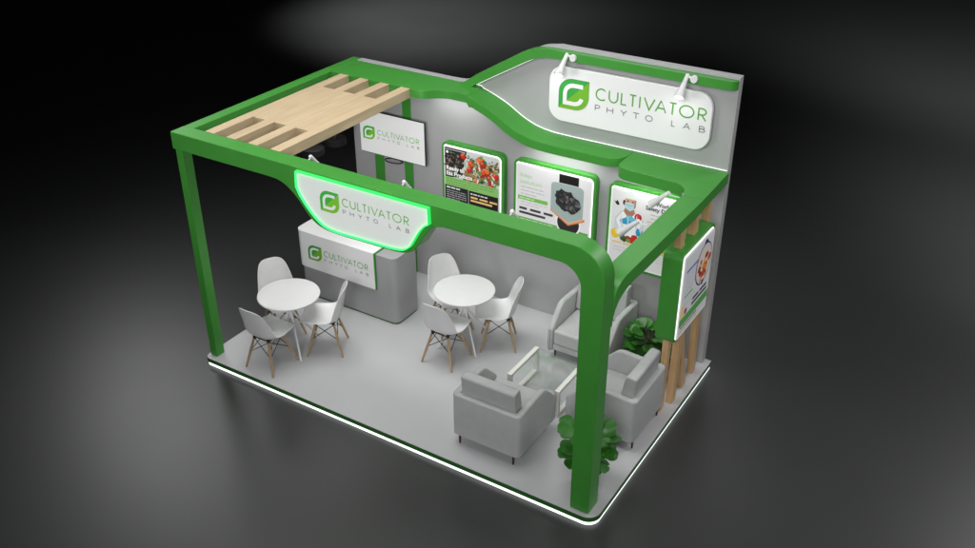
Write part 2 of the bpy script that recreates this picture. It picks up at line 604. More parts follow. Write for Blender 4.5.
# front arch: beam, sign apron and right post in one piece
apron_l = smooth_curve([(1.55, 3.078), (1.74, 3.068), (1.88, 3.015), (2.02, 2.90), (2.14, 2.755), (2.25, 2.655), (2.40, 2.602), (2.60, 2.588)], 6)
apron_r = smooth_curve([(3.36, 2.600), (3.54, 2.628), (3.66, 2.705), (3.74, 2.825), (3.82, 2.95), (3.90, 3.035), (4.04, 3.074)], 6)
ir = 0.25
inner_c = [(5.645 - ir + ir * math.sin(t), 3.074 - ir + ir * math.cos(t)) for t in [i * PI / 2 / 12 for i in range(13)]]
orad = 0.36
outer_c = [(5.897 - orad + orad * math.cos(t), 3.300 - orad + orad * math.sin(t)) for t in [i * PI / 2 / 14 for i in range(15)]]
arch = [(0.03, 3.300), (0.03, 3.075)] + apron_l + apron_r + inner_c + [(5.660, 0.002), (5.892, 0.002)] + outer_c
bm = bmesh.new()
prism(bm, arch, YF, 0.292, 'xz')
make('front_arch', bm, M['green'], fr, 0.010, seg=3)
boxo('post', (0.045, 0.165, 0.085, 0.228, 0.002, 3.073), M['green'], fr, 0.008)
boxo('side_beam', (0.03, 0.195, 0.294, 3.603, 3.075, 3.298), M['green'], fr, 0.010)
# back shelf and the falling ribbon share one depth profile: top line z(x), front edge y(x)
ZR = [(0.1, 3.298), (2.20, 3.298), (2.36, 3.275), (2.55, 3.215), (2.78, 3.12), (3.02, 2.985), (3.22, 2.905), (3.42, 2.866), (3.68, 2.853), (4.6, 2.853), (6.0, 2.853)]
def interp(tab, x):
    for (a, za), (b, zb) in zip(tab, tab[1:]):
        if a <= x <= b:
            t = (x - a) / (b - a)
            return za + (zb - za) * t
    return tab[-1][1]
ZS = smooth_curve([(p[0], p[1]) for p in ZR], 6)
YR = smooth_curve([(1.70, 2.872), (1.80, 2.90), (1.90, 2.985), (2.02, 3.055), (2.16, 3.08), (2.5, 3.08)], 6)
def front_y(x):
    if x < 1.70:
        return 2.872
    if x > 4.40:
        t = min((x - 4.40) / 0.26, 1.0)
        return 3.08 + 0.22 * (1 - math.sqrt(max(0, 1 - t * t)))
    return interp(YR, x)
def slab(bm, xs, fy, thick):
    rings = []
    for x in xs:
        z = interp(ZS, x)
        e = 0.02
        sl = (interp(ZS, min(x + e, 5.9)) - interp(ZS, max(x - e, 0.11))) / (2 * e)
        xb, zb = x, z - thick * math.sqrt(1 + 0.6 * sl * sl)
        y = fy(x)
        rings.append([bm.verts.new((x, YW - 0.001, z)), bm.verts.new((x, y, z)), bm.verts.new((xb, y, zb)), bm.verts.new((xb, YW - 0.001, zb))])
    for A, B in zip(rings, rings[1:]):
        for i in range(4):
            bm.faces.new((A[i], A[(i + 1) % 4], B[(i + 1) % 4], B[i]))
    bm.faces.new(rings[0])
    bm.faces.new(rings[-1][::-1])
xs = [0.197, 0.6, 1.0, 1.4] + [1.6 + 0.035 * i for i in range(60)]
xs = [x for x in xs if x < 3.70] + [3.8, 3.95, 4.1, 4.25, 4.40] + [4.40 + 0.26 * math.sin(i * PI / 2 / 10) for i in range(1, 11)]
bm = bmesh.new()
slab(bm, xs, front_y, 0.118)
make('ribbon_shelf', bm, M['green'], fr, 0.008)
# right corner slab that turns forward into the right beam (plan outline)
plan = [(4.665, 3.479), (4.665, 3.05)] + [(4.665 + 0.16 - 0.16 * math.cos(t), 3.05 - 0.16 * math.sin(t)) for t in [i * PI / 2 / 8 for i in range(1, 9)]]
plan += [(5.40, 2.862), (5.50, 2.845), (5.58, 2.80), (5.640, 2.73), (5.684, 2.60), (5.684, 2.56), (5.940, 2.56), (5.925, 3.479)]
bm = bmesh.new()
prism(bm, plan, 2.700, 2.855, 'xy')
make('corner_slab', bm, M['green'], fr, 0.010)
# right beam curving down into the post (side outline)
top = [(2.558, 2.855), (0.66, 2.855)] + smooth_curve([(0.56, 2.848), (0.44, 2.822), (0.355, 2.770), (0.312, 2.705), (0.296, 2.62)], 5)
bot = smooth_curve([(0.294, 2.36), (0.310, 2.46), (0.360, 2.555), (0.46, 2.635), (0.62, 2.685), (0.82, 2.699), (1.0, 2.700)], 6)
side = top + bot + [(2.558, 2.700)]
bm = bmesh.new()
prism(bm, side, 5.684, 5.944, 'yz')
for v in bm.verts:
    if v.co.x > 5.8 and v.co.y < 1.1:
        v.co.x = 5.944 - 0.040 * (1.1 - v.co.y) / 0.8
make('side_beam', bm, M['green'], fr, 0.008)
# upper band on the wall
band_t = smooth_curve([(2.06, 3.302), (2.25, 3.425), (2.40, 3.525), (2.86, 3.80), (3.03, 3.90), (3.19, 3.972), (3.40, 4.006), (3.70, 4.008)], 7) + [(5.80, 4.008)]
band_b = smooth_curve([(2.22, 3.275), (2.40, 3.385), (2.86, 3.650), (3.06, 3.765), (3.23, 3.85), (3.42, 3.893), (3.70, 3.900)], 7) + [(5.80, 3.900)]
bm = bmesh.new()
ring = []
def band_depth(x):
    return 3.30 if x < 5.72 else 3.30
NB = 60
def resample(c, n):
    L = [0]
    for p, q in zip(c, c[1:]):
        L.append(L[-1] + math.dist(p, q))
    out = []
    for i in range(n + 1):
        s = L[-1] * i / n
        j = max(k for k in range(len(L)) if L[k] <= s + 1e-9)
        j = min(j, len(c) - 2)
        t = (s - L[j]) / max(L[j + 1] - L[j], 1e-9)
        out.append((c[j][0] + t * (c[j + 1][0] - c[j][0]), c[j][1] + t * (c[j + 1][1] - c[j][1])))
    return out
bt, bb = resample(band_t, NB), resample(band_b, NB)
bt += [(5.80 + 0.10 * math.sin(i * PI / 2 / 8), 4.008) for i in range(1, 9)]
bb += [(5.80 + 0.10 * math.sin(i * PI / 2 / 8), 3.900) for i in range(1, 9)]
for i, (p, q) in enumerate(zip(bt, bb)):
    yf = 3.375
    if i > NB:
        a_ = (i - NB) * PI / 2 / 8
        yf = 3.375 + 0.09 * (1 - math.cos(a_))
    ring.append([bm.verts.new((p[0], YW - 0.001, p[1])), bm.verts.new((p[0], yf, p[1])), bm.verts.new((q[0], yf, q[1])), bm.verts.new((q[0], YW - 0.001, q[1]))])
for A, B in zip(ring, ring[1:]):
    for i in range(4):
        bm.faces.new((A[i], A[(i + 1) % 4], B[(i + 1) % 4], B[i]))
bm.faces.new(ring[0])
bm.faces.new(ring[-1][::-1])
make('upper_band', bm, M['green'], fr, 0.006)
# light line where the ribbon meets the wall, and one under the upper band
bm = bmesh.new()
pts = [(x, YW - 0.008, interp(ZS, x) + 0.010) for x in [2.30 + 0.05 * i for i in range(32)]] + [(4.2, YW - 0.008, 2.863), (5.0, YW - 0.008, 2.863), (5.895, YW - 0.008, 2.865)]
sweep(bm, pts, 0.005, 6)
make('light_line', bm, M['led_line'], fr, smooth=180)
bm = bmesh.new()
pts = [(q[0] + 0.004, YW - 0.008, q[1] - 0.006) for q in bb[1:26]]
sweep(bm, pts, 0.004, 6)
make('light_line', bm, M['led_line'], fr, smooth=180)

# ------------------------------------------------------------------ front sign
sg = thing('fascia_sign', 'backlit white sign with green glowing rim hung on the front beam', 'sign', (2.96, YF, 2.95))
so = [(2.065, 3.272), (2.052, 3.075)] + smooth_curve([(2.10, 2.975), (2.19, 2.855), (2.30, 2.745), (2.40, 2.675), (2.50, 2.645), (2.64, 2.635)], 4) \
    + smooth_curve([(3.36, 2.650), (3.52, 2.672), (3.62, 2.735), (3.69, 2.845), (3.76, 2.962), (3.82, 3.035)], 4) + [(3.888, 3.078), (3.882, 3.275)]
so = [(p[0] - 2.96, p[1] - 2.95) for p in so]
bm = bmesh.new()
prism(bm, shrink(so, 0.013), -0.030, -0.001, 'xz')
make('panel', bm, M['sign'], sg, 0.004)
bm = bmesh.new()
o1, o2 = so, shrink(so, 0.011)
n = len(o1)
ra = [bm.verts.new((p[0], -0.002, p[1])) for p in o1]
rb = [bm.verts.new((p[0], -0.052, p[1])) for p in shrink(so, 0.002)]
rc = [bm.verts.new((p[0], -0.052, p[1])) for p in shrink(so, 0.009)]
rd = [bm.verts.new((p[0], -0.031, p[1])) for p in o2]
for q, (A, B) in enumerate(((ra, rb), (rb, rc), (rc, rd))):
    for i in range(n):
        fc = bm.faces.new((A[i], A[(i + 1) % n], B[(i + 1) % n], B[i]))
        fc.material_index = 1 if q == 2 else 0
make('glow_rim', bm, [M['led_green'], M['led_green_in']], sg)
logo(sg, 2.395 - 2.96, 2.868 - 2.95, 0.262, 2.712 - 2.96, 3.622 - 2.96, lambda p, d: (p[0], -0.032 - d, p[1]), M['sign'], '_lit')

# ------------------------------------------------------------------ top sign board
tb = thing('header_board', 'large white rounded name board mounted high on the grey wall', 'sign', (4.555, YW, 3.45))
bo = [(p[0] - 4.555, p[1] - 3.45) for p in rrect(3.455, 5.655, 3.088, 3.818, 0.20, 12)]
bm = bmesh.new()
prism(bm, bo, -0.105, -0.045, 'xz')
make('panel', bm, M['board'], tb, 0.008)
for x in (-0.7, 0.7):
    boxo('standoff', (x - 0.05, x + 0.05, -0.046, -0.001, -0.1, 0.1), M['wall'], tb, 0)
logo(tb, 3.60 - 4.555, 3.272 - 3.45, 0.41, 4.122 - 4.555, 5.595 - 4.555, lambda p, d: (p[0], -0.107 - d, p[1]), M['board'])

# ------------------------------------------------------------------ arm lamps
def lamp_parts(t, arm, dirv=None):
    """local: wall normal -y; disc at the face, cone falling out and down"""
    bm = bmesh.new()
    tube(bm, (0, 0, 0), (0, -0.035, 0), 0.048, 0.044, 20)
    make('mount_disc', bm, M['lamp'], t, 0.004)
    y0 = -0.02 - arm
    bm = bmesh.new()
    if arm:
        tube(bm, (0, -0.034, -0.03), (0, y0 + 0.03, -0.03), 0.007, None, 8)
        tube(bm, (0, y0 + 0.032, -0.034), (0, y0 + 0.008, 0.004), 0.012, None, 8)
    off = 0.0 if arm else -0.085
    if not arm:
        tube(bm, (0.0, y0, 0), (-0.085, y0, 0.03), 0.016, None, 10)
    make('arm', bm, M['lamp'], t, smooth=40)
    bm = bmesh.new()
    p0, d = Vector((off, y0 + 0.012, 0.045 if not arm else 0.006)), (Vector((0, -0.22, -0.215)) if not arm else Vector(dirv))
    prev = None
    prof = [(0.0, 0.020), (0.05, 0.024), (0.40, 0.030), (0.55, 0.036), (0.75, 0.048 if not arm else 0.042), (1.0, 0.062 if not arm else 0.050)]
    ax = d.normalized()
    a = ax.orthogonal().normalized()
    b = ax.cross(a)
    rings = []
    for tt, r in prof + [(1.0, 0.056 if not arm else 0.046), (0.9, 0.050 if not arm else 0.042)]:
        rings.append([bm.verts.new(p0 + d * tt + (a * math.cos(2 * PI * k / 20) + b * math.sin(2 * PI * k / 20)) * r) for k in range(20)])
    for A, B in zip(rings, rings[1:]):
        for k in range(20):
            bm.faces.new((A[k], A[(k + 1) % 20], B[(k + 1) % 20], B[k]))
    bm.faces.new(rings[0][::-1])
    make('lamp_head', bm, M['lamp'], t, smooth=45)
    bm = bmesh.new()
    tube(bm, p0 + d * 0.93, p0 + d * 0.97, 0.052 if not arm else 0.044, None, 20)
    make('lens', bm, M['lens'], t)

tl = thing('spot_lamp', 'white cone lamp on the green band above the emblem of the header board', 'lamp', (3.79, 3.374, 3.955), 0, 'white cone lamps')
lamp_parts(tl, 0.0)
t2 = copy_tree(tl)
t2.location = W(5.392, 3.374, 3.965)
t2['label'] = 'white cone lamp on the green band above the last letters of the header board'
tl2 = thing('spot_lamp', 'white cone lamp behind the front beam before the screen, closest to the wooden canopy', 'lamp', (1.87, 0.293, 3.225), PI, 'white cone lamps')
lamp_parts(tl2, 0.20, (0, -0.18, -0.26))
for x, lab in ((3.215, 'white cone lamp behind the front beam above the right half of the fascia sign'),
               (4.60, 'white cone lamp behind the front beam in front of the mineral poster')):
    c = copy_tree(tl2)
    c.location = W(x, 0.293, 3.225)
    c['label'] = lab
tl3 = thing('spot_lamp', 'white cone lamp on the right beam crossing the top of the doctor poster', 'lamp', (5.683, 2.70, 2.775), -PI / 2, 'white cone lamps')
lamp_parts(tl3, 0.20, (0, -0.22, -0.215))
c = copy_tree(tl3)
c.location = W(5.683, 1.83, 2.775)
c['label'] = 'white cone lamp on the right beam crossing the lower part of the doctor poster'

# ------------------------------------------------------------------ wooden canopy
wc = thing('wooden_canopy', 'pale wooden slatted canopy panel between the front beam and the back shelf', 'canopy', (0.98, 1.58, 3.265))
bm = bmesh.new()
xs = []
for i in range(4):
    x_ = 0.385 + i * (0.150 + 0.2033)
    xs += [x_, x_ + 0.150]
pts = [(xs[0], 0.294), (xs[1], 0.294)]
for i in (1, 3, 5):
    pts += [(xs[i], 0.965), (xs[i + 1], 0.965), (xs[i + 1], 0.294), (xs[i + 2], 0.294)]
pts += [(xs[7], 2.868), (xs[6], 2.868)]
for i in (6, 4, 2):
    pts += [(xs[i], 2.305), (xs[i - 1], 2.305), (xs[i - 1], 2.868), (xs[i - 2], 2.868)]
seen = []
for p in pts:
    if not seen or math.dist(seen[-1], p) > 1e-6:
        seen.append(p)
prism(bm, [(p[0] - 0.98, p[1] - 1.58) for p in seen], -0.095, 0.036, 'xy')
make('slatted_panel', bm, M['wood'], wc, 0.004)

# ------------------------------------------------------------------ pendant lamps
for i, (x, y, lab) in enumerate(((0.62, 2.37, 'black drum pendant lamp under the canopy, the one next to the screen'),
                                 (0.60, 1.93, 'black drum pendant lamp under the canopy, half hidden by the front beam'))):
    p = thing('pendant_lamp', lab, 'lamp', (x, y, 2.55), 0, 'black pendant lamps under the canopy')
    bm = bmesh.new()
    lathe(bm, [(0.148, -0.085), (0.155, -0.08), (0.155, 0.0), (0.150, 0.004), (0.145, 0.0), (0.143, -0.010), (0.02, -0.012), (0.0, -0.012)], 40)
    make('shade', bm, M['shade'], p, smooth=40)
    bm = bmesh.new()
    tube(bm, (0, 0, -0.02), (0, 0, 0.05), 0.016, 0.012, 12)
    make('lamp_holder', bm, M['sofa_leg'], p, smooth=40)
    bm = bmesh.new()
    tube(bm, (0, 0, 0.05), (0, 0, 0.715), 0.005, None, 8)
    make('cord', bm, M['wire'], p, smooth=40)

# ------------------------------------------------------------------ television
tv = thing('television', 'wide flat television showing a white screen with the green emblem', 'television', (0.84, YW, 2.26))
boxo('bezel', (-0.600, 0.600, -0.098, -0.075, -0.342, 0.342), M['black'], tv, 0.006)
boxo('screen', (-0.592, 0.592, -0.102, -0.0985, -0.330, 0.335), M['screen'], tv, 0.0)
boxo('rear_housing', (-0.40, 0.40, -0.074, -0.012, -0.24, 0.20), M['black'], tv, 0.01)
bm = bmesh.new()
sweep(bm, [(0.02 + 0.15 * math.cos(a_), -0.11 + 0.075 * math.sin(a_), -0.372) for a_ in [2 * PI * i / 32 for i in range(32)]], 0.010, 8, True)
tube(bm, (0.02, -0.06, -0.372), (0.02, -0.06, -0.30), 0.012, None, 8)
make('stand_ring', bm, M['black'], tv, smooth=60)
logo(tv, 0.302 - 0.84, 2.142 - 2.26, 0.214, 0.575 - 0.84, 1.342 - 0.84, lambda p, d: (p[0], -0.1032 - d, p[1]), M['screen'], '_lit')

# ------------------------------------------------------------------ reception counter
ct = thing('reception_counter', 'grey reception counter wrapped by a white printed front panel', 'counter', (0.92, 2.26, 0))
def CX(pts):
    return [(p[0] - 0.92, p[1] - 2.26) for p in pts]
cp = round_poly(CX([(0.03, 2.035), (1.815, 2.035), (1.815, 2.56), (0.03, 2.56)]), [0.10, 0.10, 0.03, 0.03], 10)
bm = bmesh.new()
prism(bm, shrink(cp, 0.012), 0.001, 0.024, 'xy')
make('plinth', bm, M['green_dark'], ct)
bm = bmesh.new()
prism(bm, cp, 0.025, 1.092, 'xy')
make('body', bm, M['counter'], ct, 0.008)
bm = bmesh.new()
# inverted L: face sheet plus top sheet, left side rounded round the corner
def lshape(x0, x1, y0, r):
    return round_poly([(x0 - 0.92, y0 - 2.26), (x1 - 0.92, y0 - 2.26), (x1 - 0.92, 2.565 - 2.26), (x0 - 0.92, 2.565 - 2.26)], [r, 0.006, 0.004, 0.03], 10)
ou = lshape(0.015, 1.468, 2.004, 0.115)
inn = lshape(0.029, 1.467, 2.0345, 0.10)
A = [bm.verts.new((p[0], p[1], 0.52)) for p in ou]
B = [bm.verts.new((p[0], p[1], 1.112)) for p in ou]
n = len(ou)
for i in range(n):
    bm.faces.new((A[i], A[(i + 1) % n], B[(i + 1) % n], B[i]))
bm.faces.new(B)
C_ = [bm.verts.new((p[0], p[1], 0.52)) for p in inn]
D_ = [bm.verts.new((p[0], p[1], 1.0935)) for p in inn]
for i in range(n):
    bm.faces.new((A[i], C_[i], C_[(i + 1) % n], A[(i + 1) % n]))
    bm.faces.new((C_[i], D_[i], D_[(i + 1) % n], C_[(i + 1) % n]))
bm.faces.new(D_[::-1])
make('front_panel', bm, M['white'], ct, 0.005)
bm = bmesh.new()
box(bm, 1.4685 - 0.92, 1.486 - 0.92, 2.006 - 2.26, 2.0345 - 2.26, 0.52, 1.111)
box(bm, 1.4685 - 0.92, 1.486 - 0.92, 2.0346 - 2.26, 2.563 - 2.26, 1.0925, 1.111)
make('trim_strip', bm, M['green'], ct)
logo(ct, 0.237 - 0.92, 0.675, 0.252, 0.543 - 0.92, 1.362 - 0.92, lambda p, d: (p[0], 2.0028 - 2.26 - d, p[1]), M['white'])

# ------------------------------------------------------------------ posters in green light boxes
def lightbox(name, label, loc, w, h, rz=0.0, depth=0.10, group='green framed light box posters'):
    """local: face towards -y, lower left of the printed face at the origin"""
    t = thing(name, label, 'poster', loc, rz, group)
    b = 0.052
    bm = bmesh.new()
    prism(bm, rrect(-b, w + b, -b, h + b, 0.10, 10), -depth, -0.001, 'xz')
    make('frame', bm, M['green'], t, 0.006)
    face = round_poly([(0, 0), (w, 0), (w, h), (0, h)], [0.03, 0.03, 0.06, 0.03], 8)
    bm = bmesh.new()
    prism(bm, face, -depth - 0.022, -depth - 0.008, 'xz')
    p = make('panel', bm, M['panel'], t)
    bm = bmesh.new()
    prism(bm, shrink(face, -0.009), -depth - 0.0075, -depth + 0.002, 'xz')
    make('glow_edge', bm, M['led_soft'], t)
    return t, p, -depth - 0.0225

class Art:
    """flat print: polygons in (u, v) of the panel, each a little proud of the one before"""
    def __init__(self, w, h, y0, clip=0.012):
        self.bm = bmesh.new()
        self.mats = []
        self.w, self.h, self.y0 = w, h, y0
        self.k = 0
    def mi(self, m):
        if m not in self.mats:
            self.mats.append(m)
        return self.mats.index(m)
    def poly(self, pts, m):
        self.k += 1
        y = self.y0 - 0.00004 * self.k
        c = lambda t: min(max(t, 0.004), 0.996)
        f = self.bm.faces.new([self.bm.verts.new((c(p[0]) * self.w, y, c(p[1]) * self.h)) for p in pts])
        f.material_index = self.mi(m)
    def rect(self, u0, u1, v0, v1, m, r=0):
        if r:
            pts = round_poly([(u0, v0), (u1, v0), (u1, v1), (u0, v1)], r, 5)
        else:
            pts = [(u0, v0), (u1, v0), (u1, v1), (u0, v1)]
        self.poly(pts, m)
    def disc(self, u, v, r, m, sx=1.0, sy=1.0, rot=0.0, n=20, wob=0.0, seed=0):
        rnd = random.Random(seed)
        a = self.w / self.h
        pts = []
        for i in range(n):
            t = 2 * PI * i / n
            q = r * (1 + wob * (rnd.random() - 0.5))
            x, y = q * sx * math.cos(t), q * sy * math.sin(t)
            pts.append((u + x * math.cos(rot) - y * math.sin(rot), v + (x * math.sin(rot) + y * math.cos(rot)) * a))
        self.poly(pts, m)
    def lines(self, u0, u1, v, n, dv, m, t=0.008, seed=1):
        rnd = random.Random(seed)
        for i in range(n):
            e = u1 if i < n - 1 else u0 + (u1 - u0) * 0.7
            e -= rnd.random() * 0.05 * (u1 - u0)
            u = u0
            while u < e - 0.01:
                l = min(0.03 + rnd.random() * 0.06, e - u)
                self.rect(u, u + l, v - i * dv, v - i * dv + t, m)
                u += l + 0.012
    def text(self, s, u, v, size, m, bold=0.0):
        cu = bpy.data.curves.new('type', 'FONT')
        cu.body = s
        cu.size = size * self.h * S
        cu.offset = bold * self.h * S
        cu.resolution_u = 3
        ob = bpy.data.objects.new('type', cu)
        COL.objects.link(ob)
        dg = bpy.context.evaluated_depsgraph_get()
        me = bpy.data.meshes.new_from_object(ob.evaluated_get(dg))
        self.k += 1
        y = self.y0 - 0.00004 * self.k
        vs = [self.bm.verts.new((q.co.x / S + u * self.w, y, q.co.y / S + v * self.h)) for q in me.vertices]
        for p in me.polygons:
            try:
                f = self.bm.faces.new([vs[i] for i in p.vertices])
                f.material_index = self.mi(m)
            except ValueError:
                pass
        bpy.data.objects.remove(ob)
        bpy.data.curves.remove(cu)
        bpy.data.meshes.remove(me)
    def done(self, parent, name='artwork'):
        return make(name, self.bm, self.mats, parent)

BLK = rgb(22, 22, 22)
# --- food poster
t, p, y0 = lightbox('light_box_poster', 'green framed light box poster with red tomatoes and black text panels', (1.785, YW, 1.235), 0.945, 1.115)
a = Art(0.945, 1.115, y0)
rnd = random.Random(4)
a.rect(0.02, 0.98, 0.02, 0.985, rgb(205, 210, 208))
a.poly([(0.02, 0.985), (0.42, 0.985), (0.36, 0.80), (0.28, 0.60), (0.02, 0.56)], rgb(30, 24, 24))
for i in range(26):
    a.disc(0.06 + 0.28 * rnd.random(), 0.62 + 0.30 * rnd.random(), 0.03 + 0.03 * rnd.random(), [rgb(60, 20, 22), rgb(45, 50, 40), rgb(86, 88, 84), rgb(120, 124, 120)][i % 4], n=9, wob=0.5, seed=i)
for i in range(30):
    a.disc(0.40 + 0.55 * rnd.random(), 0.56 + 0.30 * rnd.random(), 0.04 + 0.04 * rnd.random(), [rgb(150, 160, 150), rgb(98, 132, 84), rgb(190, 196, 190), rgb(122, 90, 66), rgb(208, 204, 196)][i % 5], n=9, wob=0.6, seed=i + 50)
a.poly([(0.36, 0.73), (0.60, 0.68), (0.66, 0.56), (0.40, 0.585)], rgb(170, 134, 92))
a.poly([(0.38, 0.70), (0.58, 0.655), (0.62, 0.60), (0.42, 0.62)], rgb(120, 84, 54))
for i in range(16):
    u_ = 0.36 + 0.60 * rnd.random()
    a.poly([(u_, 0.60 + 0.3 * rnd.random()), (u_ + 0.02, 0.62 + 0.25 * rnd.random()), (u_ + 0.08, 0.60 + 0.2 * rnd.random())], [rgb(88, 140, 52), rgb(120, 164, 70), rgb(60, 96, 40)][i % 3])
for i in range(150):
    u_, v_ = 0.38 + 0.59 * rnd.random(), 0.595 + 0.33 * rnd.random()
    c_ = rnd.choice([(178, 184, 176), (96, 120, 70), (214, 210, 200), (140, 112, 84), (70, 92, 52), (160, 60, 40), (120, 128, 120), (198, 160, 112), (50, 48, 44)])
    a.disc(u_, v_, 0.010 + 0.018 * rnd.random(), rgb(*c_), n=6, wob=0.9, seed=i + 200)
for i in range(60):
    u_, v_ = 0.03 + 0.33 * rnd.random(), 0.60 + 0.36 * rnd.random()
    c_ = rnd.choice([(66, 26, 26), (44, 40, 36), (100, 100, 94), (30, 26, 26), (84, 40, 34), (140, 140, 134)])
    a.disc(u_, v_, 0.010 + 0.016 * rnd.random(), rgb(*c_), n=6, wob=0.9, seed=i + 400)
for i in range(8):
    u_, v_ = 0.48 + 0.45 * rnd.random(), 0.60 + 0.25 * rnd.random()
    a.disc(u_, v_, 0.026, rgb(120, 24, 18), n=12)
    a.disc(u_ - 0.003, v_ + 0.004, 0.020, rgb(186, 44, 28), n=10)
for i, (u_, v_, r_) in enumerate(((0.36, 0.915, 0.052), (0.50, 0.83, 0.055), (0.66, 0.90, 0.072), (0.71, 0.86, 0.06), (0.47, 0.75, 0.045), (0.72, 0.755, 0.052), (0.79, 0.78, 0.052), (0.83, 0.69, 0.058), (0.93, 0.74, 0.062), (0.60, 0.61, 0.05), (0.52, 0.65, 0.035), (0.87, 0.585, 0.04), (0.64, 0.80, 0.04))):
    a.disc(u_, v_, r_, rgb(150, 26, 16), n=18)
    a.disc(u_ - 0.006, v_ + 0.006, r_ * 0.86, [rgb(206, 40, 24), rgb(214, 74, 30), rgb(226, 110, 40), rgb(180, 36, 26)][i % 4], n=18)
    a.disc(u_ - 0.3 * r_, v_ + 0.35 * r_, r_ * 0.32, rgb(236, 120, 90), n=10)
    if i % 2 == 0:
        a.disc(u_ + 0.1 * r_, v_ + 0.75 * r_, r_ * 0.4, rgb(120, 150, 60), n=7, wob=0.9, seed=i)
a.poly([(0.36, 0.70), (0.56, 0.675), (0.62, 0.60), (0.42, 0.605)], rgb(176, 140, 96))
a.poly([(0.38, 0.685), (0.55, 0.662), (0.59, 0.615), (0.43, 0.62)], rgb(132, 96, 62))
for i in range(26):
    u_, v_ = 0.42 + 0.52 * rnd.random(), 0.60 + 0.30 * rnd.random()
    a.disc(u_, v_, 0.020 + 0.012 * rnd.random(), [rgb(104, 150, 62), rgb(70, 108, 46), rgb(226, 222, 212), rgb(206, 176, 130)][i % 4], sx=1.5, sy=0.55, rot=rnd.random() * 3, n=8, wob=0.4, seed=i + 700)
a.rect(0.02, 0.40, 0.965, 0.972, rgb(220, 220, 220))
a.disc(0.075, 0.93, 0.024, rgb(232, 238, 230))
a.rect(0.12, 0.22, 0.925, 0.934, rgb(98, 130, 90))
a.text('Ready to', 0.05, 0.685, 0.078, rgb(240, 240, 236), 0.003)
a.text('Eat Products', 0.05, 0.610, 0.078, rgb(240, 240, 236), 0.003)
a.rect(0.02, 0.98, 0.44, 0.585, rgb(134, 190, 104))
a.lines(0.05, 0.93, 0.555, 3, 0.034, rgb(92, 146, 72), 0.010, 3)
a.rect(0.02, 0.445, 0.06, 0.465, rgb(30, 28, 30))
a.rect(0.46, 0.98, 0.06, 0.46, rgb(24, 22, 22))
a.lines(0.05, 0.42, 0.425, 1, 0.03, rgb(226, 226, 226), 0.020, 5)
a.lines(0.05, 0.42, 0.385, 5, 0.030, rgb(170, 170, 170), 0.011, 6)
a.lines(0.49, 0.95, 0.412, 1, 0.03, rgb(222, 222, 222), 0.016, 7)
for (u0, u1, v) in ((0.49, 0.62, 0.357), (0.65, 0.80, 0.357), (0.83, 0.97, 0.357), (0.49, 0.88, 0.312)):
    a.rect(u0, u1, v, v + 0.026, rgb(234, 190, 118), 0.01)
a.done(p)
# --- mineral poster
t, p, y0 = lightbox('light_box_poster', 'green framed light box poster with a black mineral lump on a grey card', (2.995, YW, 1.415), 1.165, 0.945)
a = Art(1.165, 0.945, y0)
a.rect(0.02, 0.98, 0.02, 0.97, rgb(226, 224, 226))
a.rect(0.575, 0.830, 0.85, 0.985, BLK)
a.text('Shilajit', 0.05, 0.80, 0.080, rgb(168, 208, 152), 0.001)
a.text('(asphaltum)', 0.05, 0.70, 0.080, rgb(168, 208, 152), 0.001)
a.lines(0.07, 0.40, 0.635, 3, 0.055, rgb(186, 186, 188), 0.014, 11)
a.poly([(0.03, 0.435), (0.42, 0.435), (0.44, 0.455), (0.43, 0.495), (0.03, 0.495)], rgb(118, 190, 78))
a.lines(0.05, 0.38, 0.457, 1, 0.04, rgb(214, 236, 204), 0.014, 12)
a.lines(0.07, 0.44, 0.395, 2, 0.042, rgb(190, 190, 190), 0.012, 13)
for (u0, u1, v) in ((0.05, 0.155, 0.275), (0.20, 0.345, 0.275), (0.385, 0.51, 0.275), (0.05, 0.41, 0.205)):
    a.rect(u0, u1, v, v + 0.038, rgb(58, 56, 60), 0.008)
a.rect(0.02, 0.98, 0.02, 0.150, rgb(96, 168, 74))
a.lines(0.06, 0.52, 0.115, 2, 0.04, rgb(190, 222, 178), 0.012, 14)
a.disc(0.715, 0.235, 0.165, rgb(240, 240, 240), n=32)
a.disc(0.715, 0.235, 0.145, rgb(40, 36, 36), n=32)
a.poly([(0.475, 0.38), (0.715, 0.20), (0.925, 0.325), (0.925, 0.365), (0.715, 0.26), (0.475, 0.43)], rgb(216, 132, 84))
a.poly([(0.475, 0.40), (0.60, 0.31), (0.715, 0.225), (0.90, 0.335), (0.90, 0.37), (0.715, 0.27)], rgb(238, 176, 130))
card = round_poly([(0.475, 0.405), (0.715, 0.245), (0.90, 0.365), (0.90, 0.845), (0.475, 0.845)], [0.03, 0.03, 0.04, 0.06, 0.06], 6)
a.poly(card, rgb(160, 176, 174))
a.disc(0.70, 0.575, 0.165, rgb(44, 44, 44), sx=1.08, sy=0.78, rot=-0.45, n=26, wob=0.28, seed=3)
rnd = random.Random(9)
for i in range(90):
    r_ = 0.14 * math.sqrt(rnd.random())
    th = rnd.random() * 2 * PI
    g_ = rnd.choice([22, 34, 60, 84, 112, 50, 70])
    a.disc(0.70 + r_ * 1.02 * math.cos(th) + 0.01, 0.575 + r_ * 0.80 * math.sin(th) - 0.30 * r_ * math.cos(th), 0.010 + 0.018 * rnd.random(), rgb(g_, g_, g_), n=5, wob=0.8, seed=i)
a.done(p)
